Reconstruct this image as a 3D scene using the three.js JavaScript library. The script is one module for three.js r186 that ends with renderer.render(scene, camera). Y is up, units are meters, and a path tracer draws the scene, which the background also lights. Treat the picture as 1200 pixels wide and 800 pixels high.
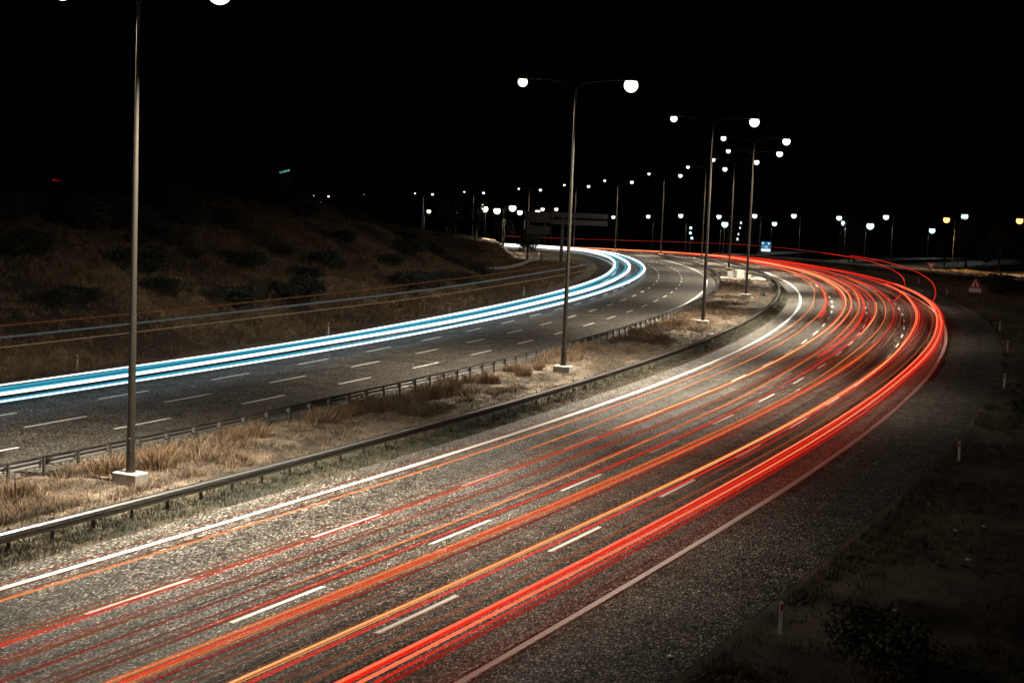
import * as THREE from 'three';
import { mergeGeometries } from 'three/addons/utils/BufferGeometryUtils.js';
import { RoundedBoxGeometry } from 'three/addons/geometries/RoundedBoxGeometry.js';

// ---------------------------------------------------------------- camera, sky, moon, exposure
const scene = new THREE.Scene();
const camera = new THREE.PerspectiveCamera(24.9, 1024 / 682, 0.5, 4000);
camera.position.set(0, 12.4, 0);
camera.rotation.set(-5.82 * Math.PI / 180, 0, 0);
camera.rotateZ(2.45 * Math.PI / 180);
{
  const W = 32, H = 16, d = new Float32Array(W * H * 4);
  for (let i = 0; i < W * H; i++) { d[i * 4] = 0.00022; d[i * 4 + 1] = 0.00024; d[i * 4 + 2] = 0.0003; d[i * 4 + 3] = 1; }
  const t = new THREE.DataTexture(d, W, H, THREE.RGBAFormat, THREE.FloatType);
  t.mapping = THREE.EquirectangularReflectionMapping; t.needsUpdate = true;
  scene.background = t; scene.environment = t;
}
const moon = new THREE.DirectionalLight(0xdfe6ff, 0.004);
moon.name = 'moonlight'; moon.position.set(-120, 260, 80); moon.target.position.set(0, 0, -150); moon.target.updateMatrixWorld();
moon.castShadow = true; moon.shadow.camera.left = moon.shadow.camera.bottom = -250; moon.shadow.camera.right = moon.shadow.camera.top = 250; moon.shadow.camera.far = 900;
scene.add(moon);
const renderer = new THREE.WebGLRenderer({ antialias: true });
renderer.toneMapping = THREE.LinearToneMapping;
renderer.toneMappingExposure = 1.0;
renderer.shadowMap.enabled = true;
const LAMP_POWER = 3000;

// ---------------------------------------------------------------- helpers
let seed = 20240517;
const rnd = () => { seed = (seed + 0x6d2b79f5) | 0; let t = Math.imul(seed ^ (seed >>> 15), 1 | seed); t = (t + Math.imul(t ^ (t >>> 7), 61 | t)) ^ t; return ((t ^ (t >>> 14)) >>> 0) / 4294967296; };
const rr = (a, b) => a + (b - a) * rnd();
const clamp = THREE.MathUtils.clamp, lerp = THREE.MathUtils.lerp, smooth = THREE.MathUtils.smoothstep;
const taken = {};
const numbered = (n) => { const k = taken[n] = (taken[n] ?? -1) + 1; return k ? n + '_' + String(k).padStart(3, '0') : n; };
const ONES = ['zeroth', 'first', 'second', 'third', 'fourth', 'fifth', 'sixth', 'seventh', 'eighth', 'ninth', 'tenth', 'eleventh', 'twelfth', 'thirteenth', 'fourteenth', 'fifteenth', 'sixteenth', 'seventeenth', 'eighteenth', 'nineteenth'];
const TENS = ['', '', 'twent', 'thirt', 'fort', 'fift', 'sixt'];
const ord = (n) => n < 20 ? ONES[n] : TENS[n / 10 | 0] + (n % 10 ? 'y-' + ONES[n % 10] : 'ieth');
const shade = (o) => { o.traverse((m) => { if (m.isMesh) { m.castShadow = true; m.receiveShadow = true; } }); return o; };
function tag(o, label, category, group, kind) { o.userData = {}; if (label) o.userData.label = label; if (category) o.userData.category = category; if (group) o.userData.group = group; if (kind) o.userData.kind = kind; return o; }
function thing(name, label, category, pos = [0, 0, 0], turn = 0, group) { const o = new THREE.Group(); o.name = numbered(name); o.position.set(...pos); o.rotation.y = turn; scene.add(o); return tag(o, label, category, group); }
function part(name, geo, mat, parent) { const m = new THREE.Mesh(geo, mat); m.name = name; m.castShadow = m.receiveShadow = true; parent.add(m); return m; }
function solo(name, geo, mat, label, category, group, kind) { const m = new THREE.Mesh(geo, mat); m.name = numbered(name); m.castShadow = m.receiveShadow = true; scene.add(m); return tag(m, label, category, group, kind); }
function copyOf(o, pos, turn, label, group) { const c = o.clone(); c.name = numbered(o.name.replace(/_\d+$/, '')); c.position.set(...pos); c.rotation.y = turn; scene.add(c); return tag(c, label, o.userData.category, group); }
const moved = (g, x, y, z) => { g.translate(x, y, z); return g; };
const box = (w, h, d, x = 0, y = 0, z = 0) => moved(new THREE.BoxGeometry(w, h, d), x, y, z);

// periodic value noise
const hash = (x, y, k) => { let h = Math.imul(x, 374761393) + Math.imul(y, 668265263) + Math.imul(k, 2147483647 - 31); h = Math.imul(h ^ (h >>> 13), 1274126177); return ((h ^ (h >>> 16)) >>> 0) / 4294967296; };
function vnoise(x, y, k = 0, per = 0) {
  const ix = Math.floor(x), iy = Math.floor(y), fx = x - ix, fy = y - iy, u = fx * fx * (3 - 2 * fx), v = fy * fy * (3 - 2 * fy);
  const m = per ? (a) => ((a % per) + per) % per : (a) => a;
  const a = hash(m(ix), m(iy), k), b = hash(m(ix + 1), m(iy), k), c = hash(m(ix), m(iy + 1), k), d = hash(m(ix + 1), m(iy + 1), k);
  return a + (b - a) * u + (c - a) * v + (a - b - c + d) * u * v;
}
const fbm = (x, y, k = 0) => vnoise(x, y, k) * 0.5 + vnoise(x * 2.1, y * 2.1, k + 1) * 0.28 + vnoise(x * 4.3, y * 4.3, k + 2) * 0.15 + vnoise(x * 9, y * 9, k + 3) * 0.07;
function texture(n, fn, colour = true) {
  const d = new Uint8Array(n * n * 4);
  for (let y = 0; y < n; y++) for (let x = 0; x < n; x++) { const c = fn(x, y), i = (y * n + x) * 4; for (let k = 0; k < 3; k++) d[i + k] = clamp(Array.isArray(c) ? c[k] : c, 0, 255); d[i + 3] = 255; }
  const t = new THREE.DataTexture(d, n, n); t.wrapS = t.wrapT = THREE.RepeatWrapping; t.magFilter = THREE.LinearFilter; t.minFilter = THREE.LinearMipmapLinearFilter; t.generateMipmaps = true;
  if (colour) t.colorSpace = THREE.SRGBColorSpace; t.needsUpdate = true; return t;
}
const toS = (l) => 255 * (l <= 0.0031308 ? 12.92 * l : 1.055 * Math.pow(l, 1 / 2.4) - 0.055);

// ---------------------------------------------------------------- the line of the road: the left edge line of the near carriageway, s metres along it, t metres to its right
const COEF = [54.70464301331222, 357.83655298574934, 936.3227245164197, 1242.817758284449, 847.133713502629, 114.9124781833837, -194.02858509364665, -36.45504636579153];
const polyX = (z) => { const u = z / 400; return COEF.reduce((a, c) => a * u + c, 0); };
const LINE = [];
{ let s = 0, px, pz; for (let z = 40; z >= -700; z -= 1) { const x = polyX(z); if (px !== undefined) s += Math.hypot(x - px, z - pz); LINE.push([s, x, z]); px = x; pz = z; } }
function line(s) {
  const n = LINE.length, a0 = LINE[0], a1 = LINE[6], b0 = LINE[n - 7], b1 = LINE[n - 1];
  if (s <= 0) { const L = a1[0] - a0[0], tx = (a1[1] - a0[1]) / L, tz = (a1[2] - a0[2]) / L; return [a0[1] + tx * s, a0[2] + tz * s, tx, tz]; }
  if (s >= b1[0]) { const L = b1[0] - b0[0], tx = (b1[1] - b0[1]) / L, tz = (b1[2] - b0[2]) / L; return [b1[1] + tx * (s - b1[0]), b1[2] + tz * (s - b1[0]), tx, tz]; }
  let lo = 0, hi = n - 1; while (hi - lo > 1) { const m = (lo + hi) >> 1; if (LINE[m][0] <= s) lo = m; else hi = m; }
  const p = LINE[lo], q = LINE[hi], k = (s - p[0]) / (q[0] - p[0]), i0 = LINE[Math.max(lo - 3, 0)], i1 = LINE[Math.min(hi + 3, n - 1)], L = Math.hypot(i1[1] - i0[1], i1[2] - i0[2]);
  return [lerp(p[1], q[1], k), lerp(p[2], q[2], k), (i1[1] - i0[1]) / L, (i1[2] - i0[2]) / L];
}
const FALL = [[-400, 0], [160, 0], [212, -0.4], [240, -0.65], [260, -0.95], [300, -1.65], [340, -2.4], [371, -3.3], [415, -4.8], [455, -6.3], [505, -8.2], [565, -10.3], [640, -12.8], [700, -15], [800, -18.5], [1000, -22], [3000, -30]];
const fall0 = (d) => { for (let i = 1; i < FALL.length; i++) if (d <= FALL[i][0]) { const [a, b] = FALL[i - 1], [c, e] = FALL[i]; return lerp(b, e, clamp((d - a) / (c - a), 0, 1)); } return -30; };
const fall = (z) => { let a = 0; for (let k = -2; k <= 2; k++) a += fall0(-z + k * 9); return a / 5; };
const at = (s, t, h = 0) => { const [x, z, tx, tz] = line(s), X = x - tz * t, Z = z + tx * t; return [X, fall(Z) + h, Z]; };
const heading = (s) => { const [, , tx, tz] = line(s); return Math.atan2(-tx, -tz); };          // turn that points -z along the road
// s and t of a point
function where(x, z) { let s = 40 - z; for (let i = 0; i < 30; i++) { const [lx, lz, tx, tz] = line(s); s += (x - lx) * tx + (z - lz) * tz; } const [lx, lz, tx, tz] = line(s); return [s, -(x - lx) * tz + (z - lz) * tx]; }

// the lie of the land beside the road
const ROAD_L = [-29.3, -11.2], ROAD_R = [-1.5, 19.7];
function land(s, t) {
  let h = 0;
  if (t < -31) {
    const top = lerp(9.2, 1.6, smooth(s, 225, 345)), foot = lerp(-31.5, -45, smooth(s, 225, 272)), u = clamp((foot - t) / 26, 0, 1);
    h += top * (u * u * (3 - 2 * u) * 0.35 + u * 0.65) + clamp((-58 - t) * 0.035, 0, 4) + 2.6 * smooth(s, 285, 325) * smooth(-t, 43.5, 47.5) + (fbm(s * 0.09, t * 0.09, 7) - 0.5) * 2.0 * smooth(foot - t, 0.5, 7) + (fbm(s * 0.4, t * 0.4, 9) - 0.5) * 0.7 * smooth(foot - t, 0, 3);
  } else if (t > -10.9 && t < -1.8) h += 0.05 + (fbm(s * 0.35, t * 0.35, 3) - 0.4) * 0.28 * smooth(t, -10.9, -9.5) * (1 - smooth(t, -3.6, -2.2)) + 0.1 * smooth(t, -10.9, -8) * (1 - smooth(t, -5, -2));
  else if (t > 19.7) h += 0.0 - 0.12 * smooth(t, 19.8, 20.6) + (fbm(s * 0.25, t * 0.25, 4) - 0.45) * 0.55 * smooth(t, 20.5, 24) + 3.2 * smooth(t, 62, 110) + (fbm(s * 0.05, t * 0.05, 5) - 0.5) * 2.2 * smooth(t, 66, 100);
  return h;
}
const landAt = (s, t, h = 0) => { const p = at(s, t); p[1] += land(s, t) + h; return p; };
const landXZ = (x, z, h = 0) => { const [s, t] = where(x, z); return [x, fall(z) + land(s, t) + h, z]; };

// a sheet between two or more offsets t, uv in metres
function sheet(sList, tList, h, colour) {
  const pos = [], uv = [], col = [], idx = [], n = tList.length;
  for (const s of sList) for (const t of tList) { const p = at(s, t, typeof h === 'function' ? h(s, t) : h); pos.push(...p); uv.push(t, s); if (colour) col.push(...colour(s, t)); }
  for (let i = 0; i + 1 < sList.length; i++) for (let j = 0; j + 1 < n; j++) { const a = i * n + j; idx.push(a, a + 1, a + n, a + 1, a + n + 1, a + n); }
  const g = new THREE.BufferGeometry(); g.setAttribute('position', new THREE.Float32BufferAttribute(pos, 3)); g.setAttribute('uv', new THREE.Float32BufferAttribute(uv, 2));
  if (colour) g.setAttribute('color', new THREE.Float32BufferAttribute(col, 3));
  g.setIndex(idx); g.computeVertexNormals(); return g;
}
const range = (a, b, d) => { const o = []; const n = Math.max(1, Math.round((b - a) / d)); for (let i = 0; i <= n; i++) o.push(a + (b - a) * i / n); return o; };

// ---------------------------------------------------------------- materials
const asphaltN = 1024, asphaltM = 9;             // pixels, metres
const heightMap = new Float32Array(asphaltN * asphaltN);
for (let y = 0; y < asphaltN; y++) for (let x = 0; x < asphaltN; x++) heightMap[y * asphaltN + x] =
  0.2 * hash(x, y, 11) + 0.2 * vnoise(x / 2, y / 2, 12, asphaltN / 2) + 0.3 * vnoise(x / 4, y / 4, 13, asphaltN / 4) + 0.3 * vnoise(x / 8, y / 8, 14, asphaltN / 8);
const asphaltColour = (mean, contrast, warm, grain) => texture(asphaltN, (x, y) => {
  const v = heightMap[y * asphaltN + x], col = Math.floor(x / 3), stone = hash(col, Math.floor((y + 37 * hash(col, 3, 25)) / 10), 24) * 0.7 + hash(x >> 1, y >> 2, 26) * 0.2 + vnoise(x / 8, y / 16, 21, 64) * 0.1, patch = vnoise(x / 64, y / 64, 22, 16) * 0.5 + vnoise(x / 171, y / 171, 23, 6) * 0.5;
  let l = mean * (0.75 + 0.5 * patch) * Math.max(0.12, 1 + (v - 0.5) * contrast * 4);
  l *= Math.exp((stone - 0.5) * grain);
  return [toS(l * (1 + warm)), toS(l), toS(l * (1 - warm * 1.3))];
});
const asphaltBump = texture(asphaltN, (x, y) => 255 * heightMap[y * asphaltN + x], false);
const asphaltRough = texture(512, (x, y) => 255 * (0.34 + 0.42 * vnoise(x / 8, y / 8, 31, 64) + 0.16 * vnoise(x / 64, y / 64, 32, 8)), false);
for (const t of [asphaltBump]) t.repeat.set(1 / asphaltM, 1 / asphaltM);
asphaltRough.repeat.set(1 / 5.3, 1 / 5.3);
const asphalt = (mean, contrast, warm, grain, extra) => { const map = asphaltColour(mean, contrast, warm, grain); map.repeat.set(1 / asphaltM, 1 / asphaltM); return new THREE.MeshPhysicalMaterial({ map, specularIntensity: 0.3, bumpMap: asphaltBump, bumpScale: 0.005, roughnessMap: asphaltRough, vertexColors: true, ...extra }); };
const M = {
  asphaltNear: asphalt(0.018, 0.8, 0.11, 9.5, { roughness: 0.8 }),
  asphaltFar: asphalt(0.018, 0.8, 0.11, 8, { roughness: 1.0 }),
  paint: new THREE.MeshStandardMaterial({ roughness: 0.55, map: (() => { const t = texture(256, (x, y) => { const w = vnoise(x / 5, y / 5, 41, 51) * 0.5 + vnoise(x / 2, y / 2, 42, 128) * 0.5; const l = w < 0.18 ? 0.4 : 0.74 + 0.12 * w; return [toS(l), toS(l * 0.985), toS(l * 0.95)]; }); t.repeat.set(1 / 1.3, 1 / 1.3); return t; })() }),
  paleLine: new THREE.MeshStandardMaterial({ color: 0xa8a49a, roughness: 0.8 }),
  galv: new THREE.MeshStandardMaterial({ color: new THREE.Color().setRGB(0.3, 0.3, 0.3), metalness: 0.85, roughness: 0.42 }),
  post: new THREE.MeshStandardMaterial({ color: new THREE.Color().setRGB(0.07, 0.064, 0.058), metalness: 0.4, roughness: 0.6 }),
  pole: new THREE.MeshStandardMaterial({ color: new THREE.Color().setRGB(0.06, 0.054, 0.047), metalness: 0.5, roughness: 0.33 }),
  housing: new THREE.MeshStandardMaterial({ color: new THREE.Color().setRGB(0.12, 0.12, 0.12), metalness: 0.3, roughness: 0.5 }),
  concrete: new THREE.MeshStandardMaterial({ roughness: 0.9, map: texture(256, (x, y) => { const w = vnoise(x / 30, y / 30, 51, 9) * 0.5 + vnoise(x / 4, y / 4, 52, 64) * 0.3 + hash(x, y, 53) * 0.2, l = 0.26 + 0.2 * w; return [toS(l), toS(l * 0.97), toS(l * 0.9)]; }) }),
  white: new THREE.MeshStandardMaterial({ color: new THREE.Color().setRGB(0.85, 0.84, 0.81), roughness: 0.5 }),
  red: new THREE.MeshStandardMaterial({ color: new THREE.Color().setRGB(0.55, 0.03, 0.025), roughness: 0.45 }),
  black: new THREE.MeshStandardMaterial({ color: new THREE.Color().setRGB(0.015, 0.015, 0.02), roughness: 0.6 }),
  panelBack: new THREE.MeshStandardMaterial({ color: new THREE.Color().setRGB(0.1, 0.093, 0.085), metalness: 0.3, roughness: 0.6 }),
  steel: new THREE.MeshStandardMaterial({ color: new THREE.Color().setRGB(0.1, 0.1, 0.1), metalness: 0.4, roughness: 0.6 }),
  bark: new THREE.MeshStandardMaterial({ color: new THREE.Color().setRGB(0.06, 0.045, 0.03), roughness: 0.95 }),
  leaf: new THREE.MeshStandardMaterial({ color: new THREE.Color().setRGB(0.045, 0.058, 0.035), roughness: 0.85, side: THREE.DoubleSide, vertexColors: true }),
  shrub: new THREE.MeshStandardMaterial({ color: new THREE.Color().setRGB(0.055, 0.07, 0.058), roughness: 0.9, side: THREE.DoubleSide, vertexColors: true }),
  straw: new THREE.MeshStandardMaterial({ color: new THREE.Color().setRGB(1, 1, 1), roughness: 0.9, side: THREE.DoubleSide, vertexColors: true }),
  blade: new THREE.MeshStandardMaterial({ color: new THREE.Color().setRGB(1, 1, 1), roughness: 0.9, side: THREE.DoubleSide }),
  litter: new THREE.MeshStandardMaterial({ color: new THREE.Color().setRGB(0.75, 0.74, 0.72), roughness: 0.6, side: THREE.DoubleSide }),
};
const glow = (r, g, b) => new THREE.MeshStandardMaterial({ color: 0x000000, emissive: new THREE.Color().setRGB(r, g, b), roughness: 1 });

// ---------------------------------------------------------------- ground
const groundMap = texture(512, (x, y) => { const w = 0.35 * vnoise(x / 4, y / 4, 61, 128) + 0.25 * hash(x, y, 62) + 0.25 * vnoise(x / 22, y / 22, 63, 23) + 0.15 * vnoise(x / 90, y / 90, 64, 5); return toS(clamp(0.15 + 1.15 * (w - 0.2), 0.05, 1)); });
groundMap.repeat.set(1 / 6.5, 1 / 6.5);
M.ground = new THREE.MeshStandardMaterial({ map: groundMap, vertexColors: true, roughness: 0.97 });
{
  const sL = [...range(-260, 60, 20), ...range(62, 200, 1.1).slice(0), ...range(202, 360, 2.5), ...range(365, 760, 8), ...range(790, 1900, 60)];
  const tL = [-460, -400, -340, -280, -230, -190, -160, -135, -115, -100, -90, -82, ...range(-76, -32, 1.1), -31, -30, -29.35, -29.25, -28, -20, -12, -11.25, -11.1, -10.7, ...range(-10.2, -2.8, 0.37), -2.3, -1.9, -1.55, -1.4, 0, 8, 15, 19.55, 19.75, 20.1, 20.5, ...range(21, 40, 0.9), ...range(41.5, 70, 2), 74, 80, 88, 98, 110, 125, 145, 170, 210, 270, 350, 460, 700];
  const inRoad = (t) => (t > ROAD_L[0] && t < ROAD_L[1]) || (t > ROAD_R[0] && t < ROAD_R[1]);
  const tone = (s, t) => {
    const n = fbm(s * 0.13, t * 0.13, 71), m = fbm(s * 0.7, t * 0.7, 75);
    if (t < -31) { const k = smooth(n + 0.25 * (m - 0.5), 0.4, 0.62); return [lerp(0.1, 0.52, k), lerp(0.072, 0.38, k), lerp(0.048, 0.23, k)]; }
    if (t < -29) return [0.3, 0.24, 0.17];
    if (t > -3.3 && t < -1.4) { const k = smooth(m, 0.3, 0.7); return [lerp(0.05, 0.13, k), lerp(0.05, 0.1, k), lerp(0.035, 0.06, k)]; }
    if (t > -11.2 && t < -1.4) { const k = smooth(m * 0.6 + n * 0.4, 0.4, 0.62); return [lerp(0.035, 0.27, k), lerp(0.024, 0.21, k), lerp(0.014, 0.15, k)]; }
    const k = smooth(n * 0.6 + m * 0.4, 0.4, 0.62); return [lerp(0.045, 0.17, k), lerp(0.034, 0.13, k), lerp(0.02, 0.078, k)];
  };
  const g = sheet(sL, tL, (s, t) => inRoad(t) ? -0.07 : land(s, t), tone);
  solo('ground', g, M.ground, 'dry grassy ground beside and between the two carriageways', 'ground', null, 'structure');
}

// ---------------------------------------------------------------- carriageways
function carriageway(name, label, t0, t1, mat, edges, lanes, period, phase, wear) {
  const o = new THREE.Group(); o.name = name; scene.add(o); tag(o, label, 'road', null, 'structure');
  const sL = [...range(-60, 60, 8), ...range(62, 360, 2), ...range(366, 820, 6)], tL = range(t0, t1, 0.31);
  const worn = (s, t) => { const k = wear(s, t) * (0.9 + 0.2 * fbm(s * 0.02, t * 1.1, 81)); return [k, k, k]; };
  part('asphalt', sheet(sL, tL, 0, worn), mat, o);
  for (const [t, w, s0, s1] of edges) part('edge_line', sheet([...range(s0, Math.min(s1, 360), 2.5), ...range(366, s1, 7)].filter((s) => s <= s1), [t - w / 2, t + w / 2], 0.006), M.paint, o);
  for (const [t, ph] of lanes) {
    let s = phase + ph;
    while (s > 30) s -= 11.3;
    for (; s < 470; ) {
      const step = clamp(11.4 - (s - 93) * 0.02, 9.5, 11.4), L = step * 0.41;
      part('lane_dash', sheet([s, s + L / 2, s + L], [t - 0.085, t + 0.085], 0.006), M.paint, o);
      s += step;
    }
  }
  return o;
}
const rutted = (centres, amount) => (s, t) => { let k = 1; for (const c of centres) { const d = t - c; k -= amount * Math.exp(-d * d / 0.5) ; } return k; };
const near = carriageway('near_carriageway', 'near carriageway of grey asphalt carrying the red light streaks', -1.5, 19.7, M.asphaltNear,
  [[0, 0.28, -60, 820], [15.25, 0.28, -60, 820]], [[3.74, -1.6], [7.5, 0], [11.35, 1.4]], 11, 93.2, (s, t) => rutted([1.9, 5.6, 9.4, 12.4, 14.2], 0.2)(s, t));
carriageway('far_carriageway', 'far carriageway of grey asphalt carrying the white and blue light streaks', -29.3, -11.2, M.asphaltFar,
  [[-12.3, 0.24, -60, 820], [-26.2, 0.24, -60, 820]], [[-15.9, 0], [-19.35, -2.4], [-22.65, -3.8]], 10, 116.0 - 11 * 2, () => 1);
// thin dashed pale lines either side of the left edge line, and the ribs of the raised edge line
for (const [a, b] of [[[100.8, 0.45], [108.8, 1.25]], [[105.7, -1.8 + 0.4], [110, -1.1]]]) {
  const n = 26; for (let i = 0; i < n; i += 2) { const k0 = i / n, k1 = (i + 1.2) / n, s0 = lerp(a[0], b[0], k0), s1 = lerp(a[0], b[0], k1), t0 = lerp(a[1], b[1], k0); part('dashed_mark', sheet([s0, s1], [t0, t0 + 0.05], 0.007), M.paleLine, near); }
}
{ const ribs = []; for (let s = 80; s < 190; s += 0.55) ribs.push(sheet([s, s + 0.16], [15.13, 15.37], 0.02)); const r = part('edge_line_rib', mergeGeometries(ribs), M.paint, near); r.userData.kind = 'stuff'; }

// slip road behind the far guardrail
const RAIL = new THREE.CatmullRomCurve3([[118, -190], [100, -226], [85.8, -260], [79, -278], [74.5, -296], [70, -318], [65.5, -345], [61.5, -375], [57, -410], [50, -450]].map(([x, z]) => new THREE.Vector3(x, 0, z)));
{
  const o = new THREE.Group(); o.name = 'slip_road'; scene.add(o); tag(o, 'slip road of grey asphalt joining behind the far guardrail', 'road', null, 'structure');
  const strip = (a, b, h) => { const pos = [], uv = [], col = [], idx = [], N = 70; for (let i = 0; i <= N; i++) { const p = RAIL.getPointAt(i / N), d = RAIL.getTangentAt(i / N), nx = -d.z, nz = d.x; for (const k of [a, (a + b) / 2, b]) { const x = p.x + nx * k, z = p.z + nz * k; pos.push(x, fall(z) + h, z); uv.push(k, i * 4); col.push(1, 1, 1); } } for (let i = 0; i < N; i++) for (let j = 0; j < 2; j++) { const q = i * 3 + j; idx.push(q, q + 1, q + 3, q + 1, q + 4, q + 3); } const g = new THREE.BufferGeometry(); g.setAttribute('position', new THREE.Float32BufferAttribute(pos, 3)); g.setAttribute('uv', new THREE.Float32BufferAttribute(uv, 2)); g.setAttribute('color', new THREE.Float32BufferAttribute(col, 3)); g.setIndex(idx); g.computeVertexNormals(); return g; };
  part('asphalt', strip(0.8, 8.6, 0.42), M.asphaltNear, o); part('edge_line', strip(1.4, 1.65, 0.43), M.paint, o); part('edge_line', strip(7.9, 8.15, 0.43), M.paint, o);
}

// ---------------------------------------------------------------- guardrails
const PROFILE = [[0, 0], [0.012, 0.045], [0.075, 0.09], [0.085, 0.13], [0.03, 0.175], [0.03, 0.225], [0.085, 0.27], [0.075, 0.31], [0.012, 0.355], [0, 0.4]];
const postGeo = mergeGeometries([box(0.012, 1.05, 0.11, -0.03, 0.3, 0), box(0.07, 1.05, 0.012, 0.005, 0.3, 0.049), box(0.07, 1.05, 0.012, 0.005, 0.3, -0.049)]);
const blockGeo = box(0.14, 0.2, 0.09, 0, 0.62, 0);
const studGeo = new THREE.CylinderGeometry(0.035, 0.035, 0.02, 8).rotateZ(Math.PI / 2);
const studMat = new THREE.MeshStandardMaterial({ color: new THREE.Color().setRGB(0.35, 0.45, 0.7), roughness: 0.2 });
// along(u) -> { p: [x, y, z], n: [nx, nz] } with n the way the beam faces
function guardrail(name, label, along, length, spacing, perPanel) {
  const o = thing(name, label, 'guardrail'), posts = Math.floor(length / spacing);
  for (let i = 0; i <= posts; i++) {
    const a = along(i * spacing), q = part('post', postGeo, M.post, o), turn = Math.atan2(-a.n[1], a.n[0]);
    q.position.set(a.p[0] - a.n[0] * 0.19, a.p[1] - 0.02, a.p[2] - a.n[1] * 0.19); q.rotation.y = turn;
    const b = part('spacer_block', blockGeo, M.galv, o); b.position.set(a.p[0] - a.n[0] * 0.075, a.p[1], a.p[2] - a.n[1] * 0.075); b.rotation.y = turn;
    if (i % 8 === 3) { const r = part('reflector', studGeo, studMat, o); r.position.set(a.p[0] + a.n[0] * 0.045, a.p[1] + 0.625, a.p[2] + a.n[1] * 0.045); r.rotation.y = turn; }
  }
  for (let i = 0; i < posts; i += perPanel) {
    const pos = [], idx = [], n = PROFILE.length, u0 = i * spacing - 0.06, u1 = Math.min(i + perPanel, posts) * spacing + 0.06, steps = 4, lift = ((i / perPanel) % 2) * 0.004;
    for (let k = 0; k <= steps; k++) { const a = along(lerp(u0, u1, k / steps)); for (const thick of [0, -0.006]) for (const [d, y] of PROFILE) pos.push(a.p[0] + a.n[0] * (d + thick + lift), a.p[1] + 0.42 + y, a.p[2] + a.n[1] * (d + thick + lift)); }
    const row = 2 * n;
    for (let k = 0; k < steps; k++) { for (const side of [0, n]) for (let j = 0; j < n - 1; j++) { const q = k * row + side + j; idx.push(q, q + 1, q + row, q + 1, q + row + 1, q + row); } for (const j of [0, n - 1]) { const q = k * row + j; idx.push(q, q + row, q + n, q + row, q + row + n, q + n); } }
    const g = new THREE.BufferGeometry(); g.setAttribute('position', new THREE.Float32BufferAttribute(pos, 3)); g.setIndex(idx);
    const f = g.toNonIndexed(); f.computeVertexNormals(); part('beam', f, M.galv, o);
  }
  return o;
}
const besideRoad = (s0, t, face) => (u) => { const s = s0 + u, p = landAt(s, t), [, , tx, tz] = line(s); p[1] = at(s, t)[1] + 0.03; return { p, n: [-tz * face, tx * face] }; };
guardrail('guardrail', 'galvanised steel guardrail along the near carriageway, beam facing the red light streaks', besideRoad(58, -2.6, 1), 372, 2, 2);
guardrail('guardrail', 'galvanised steel guardrail on the far side of the grassy median, posts facing the camera', besideRoad(70, -10.6, -1), 372, 2, 2);
guardrail('guardrail', 'pale guardrail at the back right between dry grass and the slip road', (u) => { const k = clamp(u / 285, 0, 1), p = RAIL.getPointAt(k), d = RAIL.getTangentAt(k); return { p: [p.x, fall(p.z) + 0.3, p.z], n: [d.z, -d.x] }; }, 260, 2.5, 2);

// low concrete barrier on the left of the bend
{
  const path = new THREE.CatmullRomCurve3([[-9, -212], [-2.6, -226], [0.2, -240], [2.6, -267], [4.2, -290], [4.6, -312]].map(([x, z]) => new THREE.Vector3(x, 0, z)));
  const o = thing('concrete_barrier', 'low pale concrete barrier curving round the foot of the left bank', 'barrier'), n = 26;
  const prof = [[-0.3, 0], [-0.3, 0.08], [-0.13, 0.35], [-0.09, 0.85], [0.09, 0.85], [0.13, 0.35], [0.3, 0.08], [0.3, 0]];
  for (let i = 0; i < n; i++) {
    const pos = [], idx = []; for (const k of [i / n + 0.0004, (i + 0.5) / n, (i + 1) / n - 0.0004]) { const p = path.getPointAt(k), d = path.getTangentAt(k), y = landXZ(p.x, p.z)[1]; for (const [a, b] of prof) pos.push(p.x - d.z * a, y + b - 0.1, p.z + d.x * a); }
    const m = prof.length; for (let k = 0; k < 2; k++) for (let j = 0; j < m - 1; j++) { const q = k * m + j; idx.push(q, q + m, q + 1, q + 1, q + m, q + m + 1); }
    for (const b of [0, 2 * m]) for (let j = 1; j < m - 1; j++) idx.push(b, b + j, b + j + 1);
    const g = new THREE.BufferGeometry(); g.setAttribute('position', new THREE.Float32BufferAttribute(pos, 3)); g.setAttribute('uv', new THREE.Float32BufferAttribute(pos.flatMap((_, q) => q % 3 ? [] : [pos[q + 2] * 0.2, pos[q + 1] * 0.5]), 2)); g.setIndex(idx); const f = g.toNonIndexed(); f.computeVertexNormals(); part('barrier_segment', f, M.concrete, o);
  }
}

// ---------------------------------------------------------------- street lamps
const warm = new THREE.Color().setRGB(1, 0.88, 0.7);
const bowlGeo = new THREE.SphereGeometry(0.45, 20, 14, 0, Math.PI * 2, Math.PI * 0.26, Math.PI * 0.74).translate(0, -0.27, 0);
const hoodGeo = (() => { const g = new THREE.SphereGeometry(0.5, 20, 8, 0, Math.PI * 2, 0, Math.PI * 0.5); g.scale(0.95, 0.4, 0.8); const rim = new THREE.CylinderGeometry(0.5, 0.5, 0.06, 20).scale(0.95, 1, 0.8).translate(0, -0.03, 0); return mergeGeometries([g, rim]); })();
const tube = (pts, r, seg = 12, rad = 8) => new THREE.TubeGeometry(new THREE.CatmullRomCurve3(pts.map((p) => new THREE.Vector3(...p))), seg, r, rad);
const glowWarm = glow(2.6, 2.4, 2.1), glowOrange = glow(3.2, 1.3, 0.4), glowCyan = glow(1.6, 2.6, 2.9), glowDim = glow(5, 4.4, 3.4);
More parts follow.
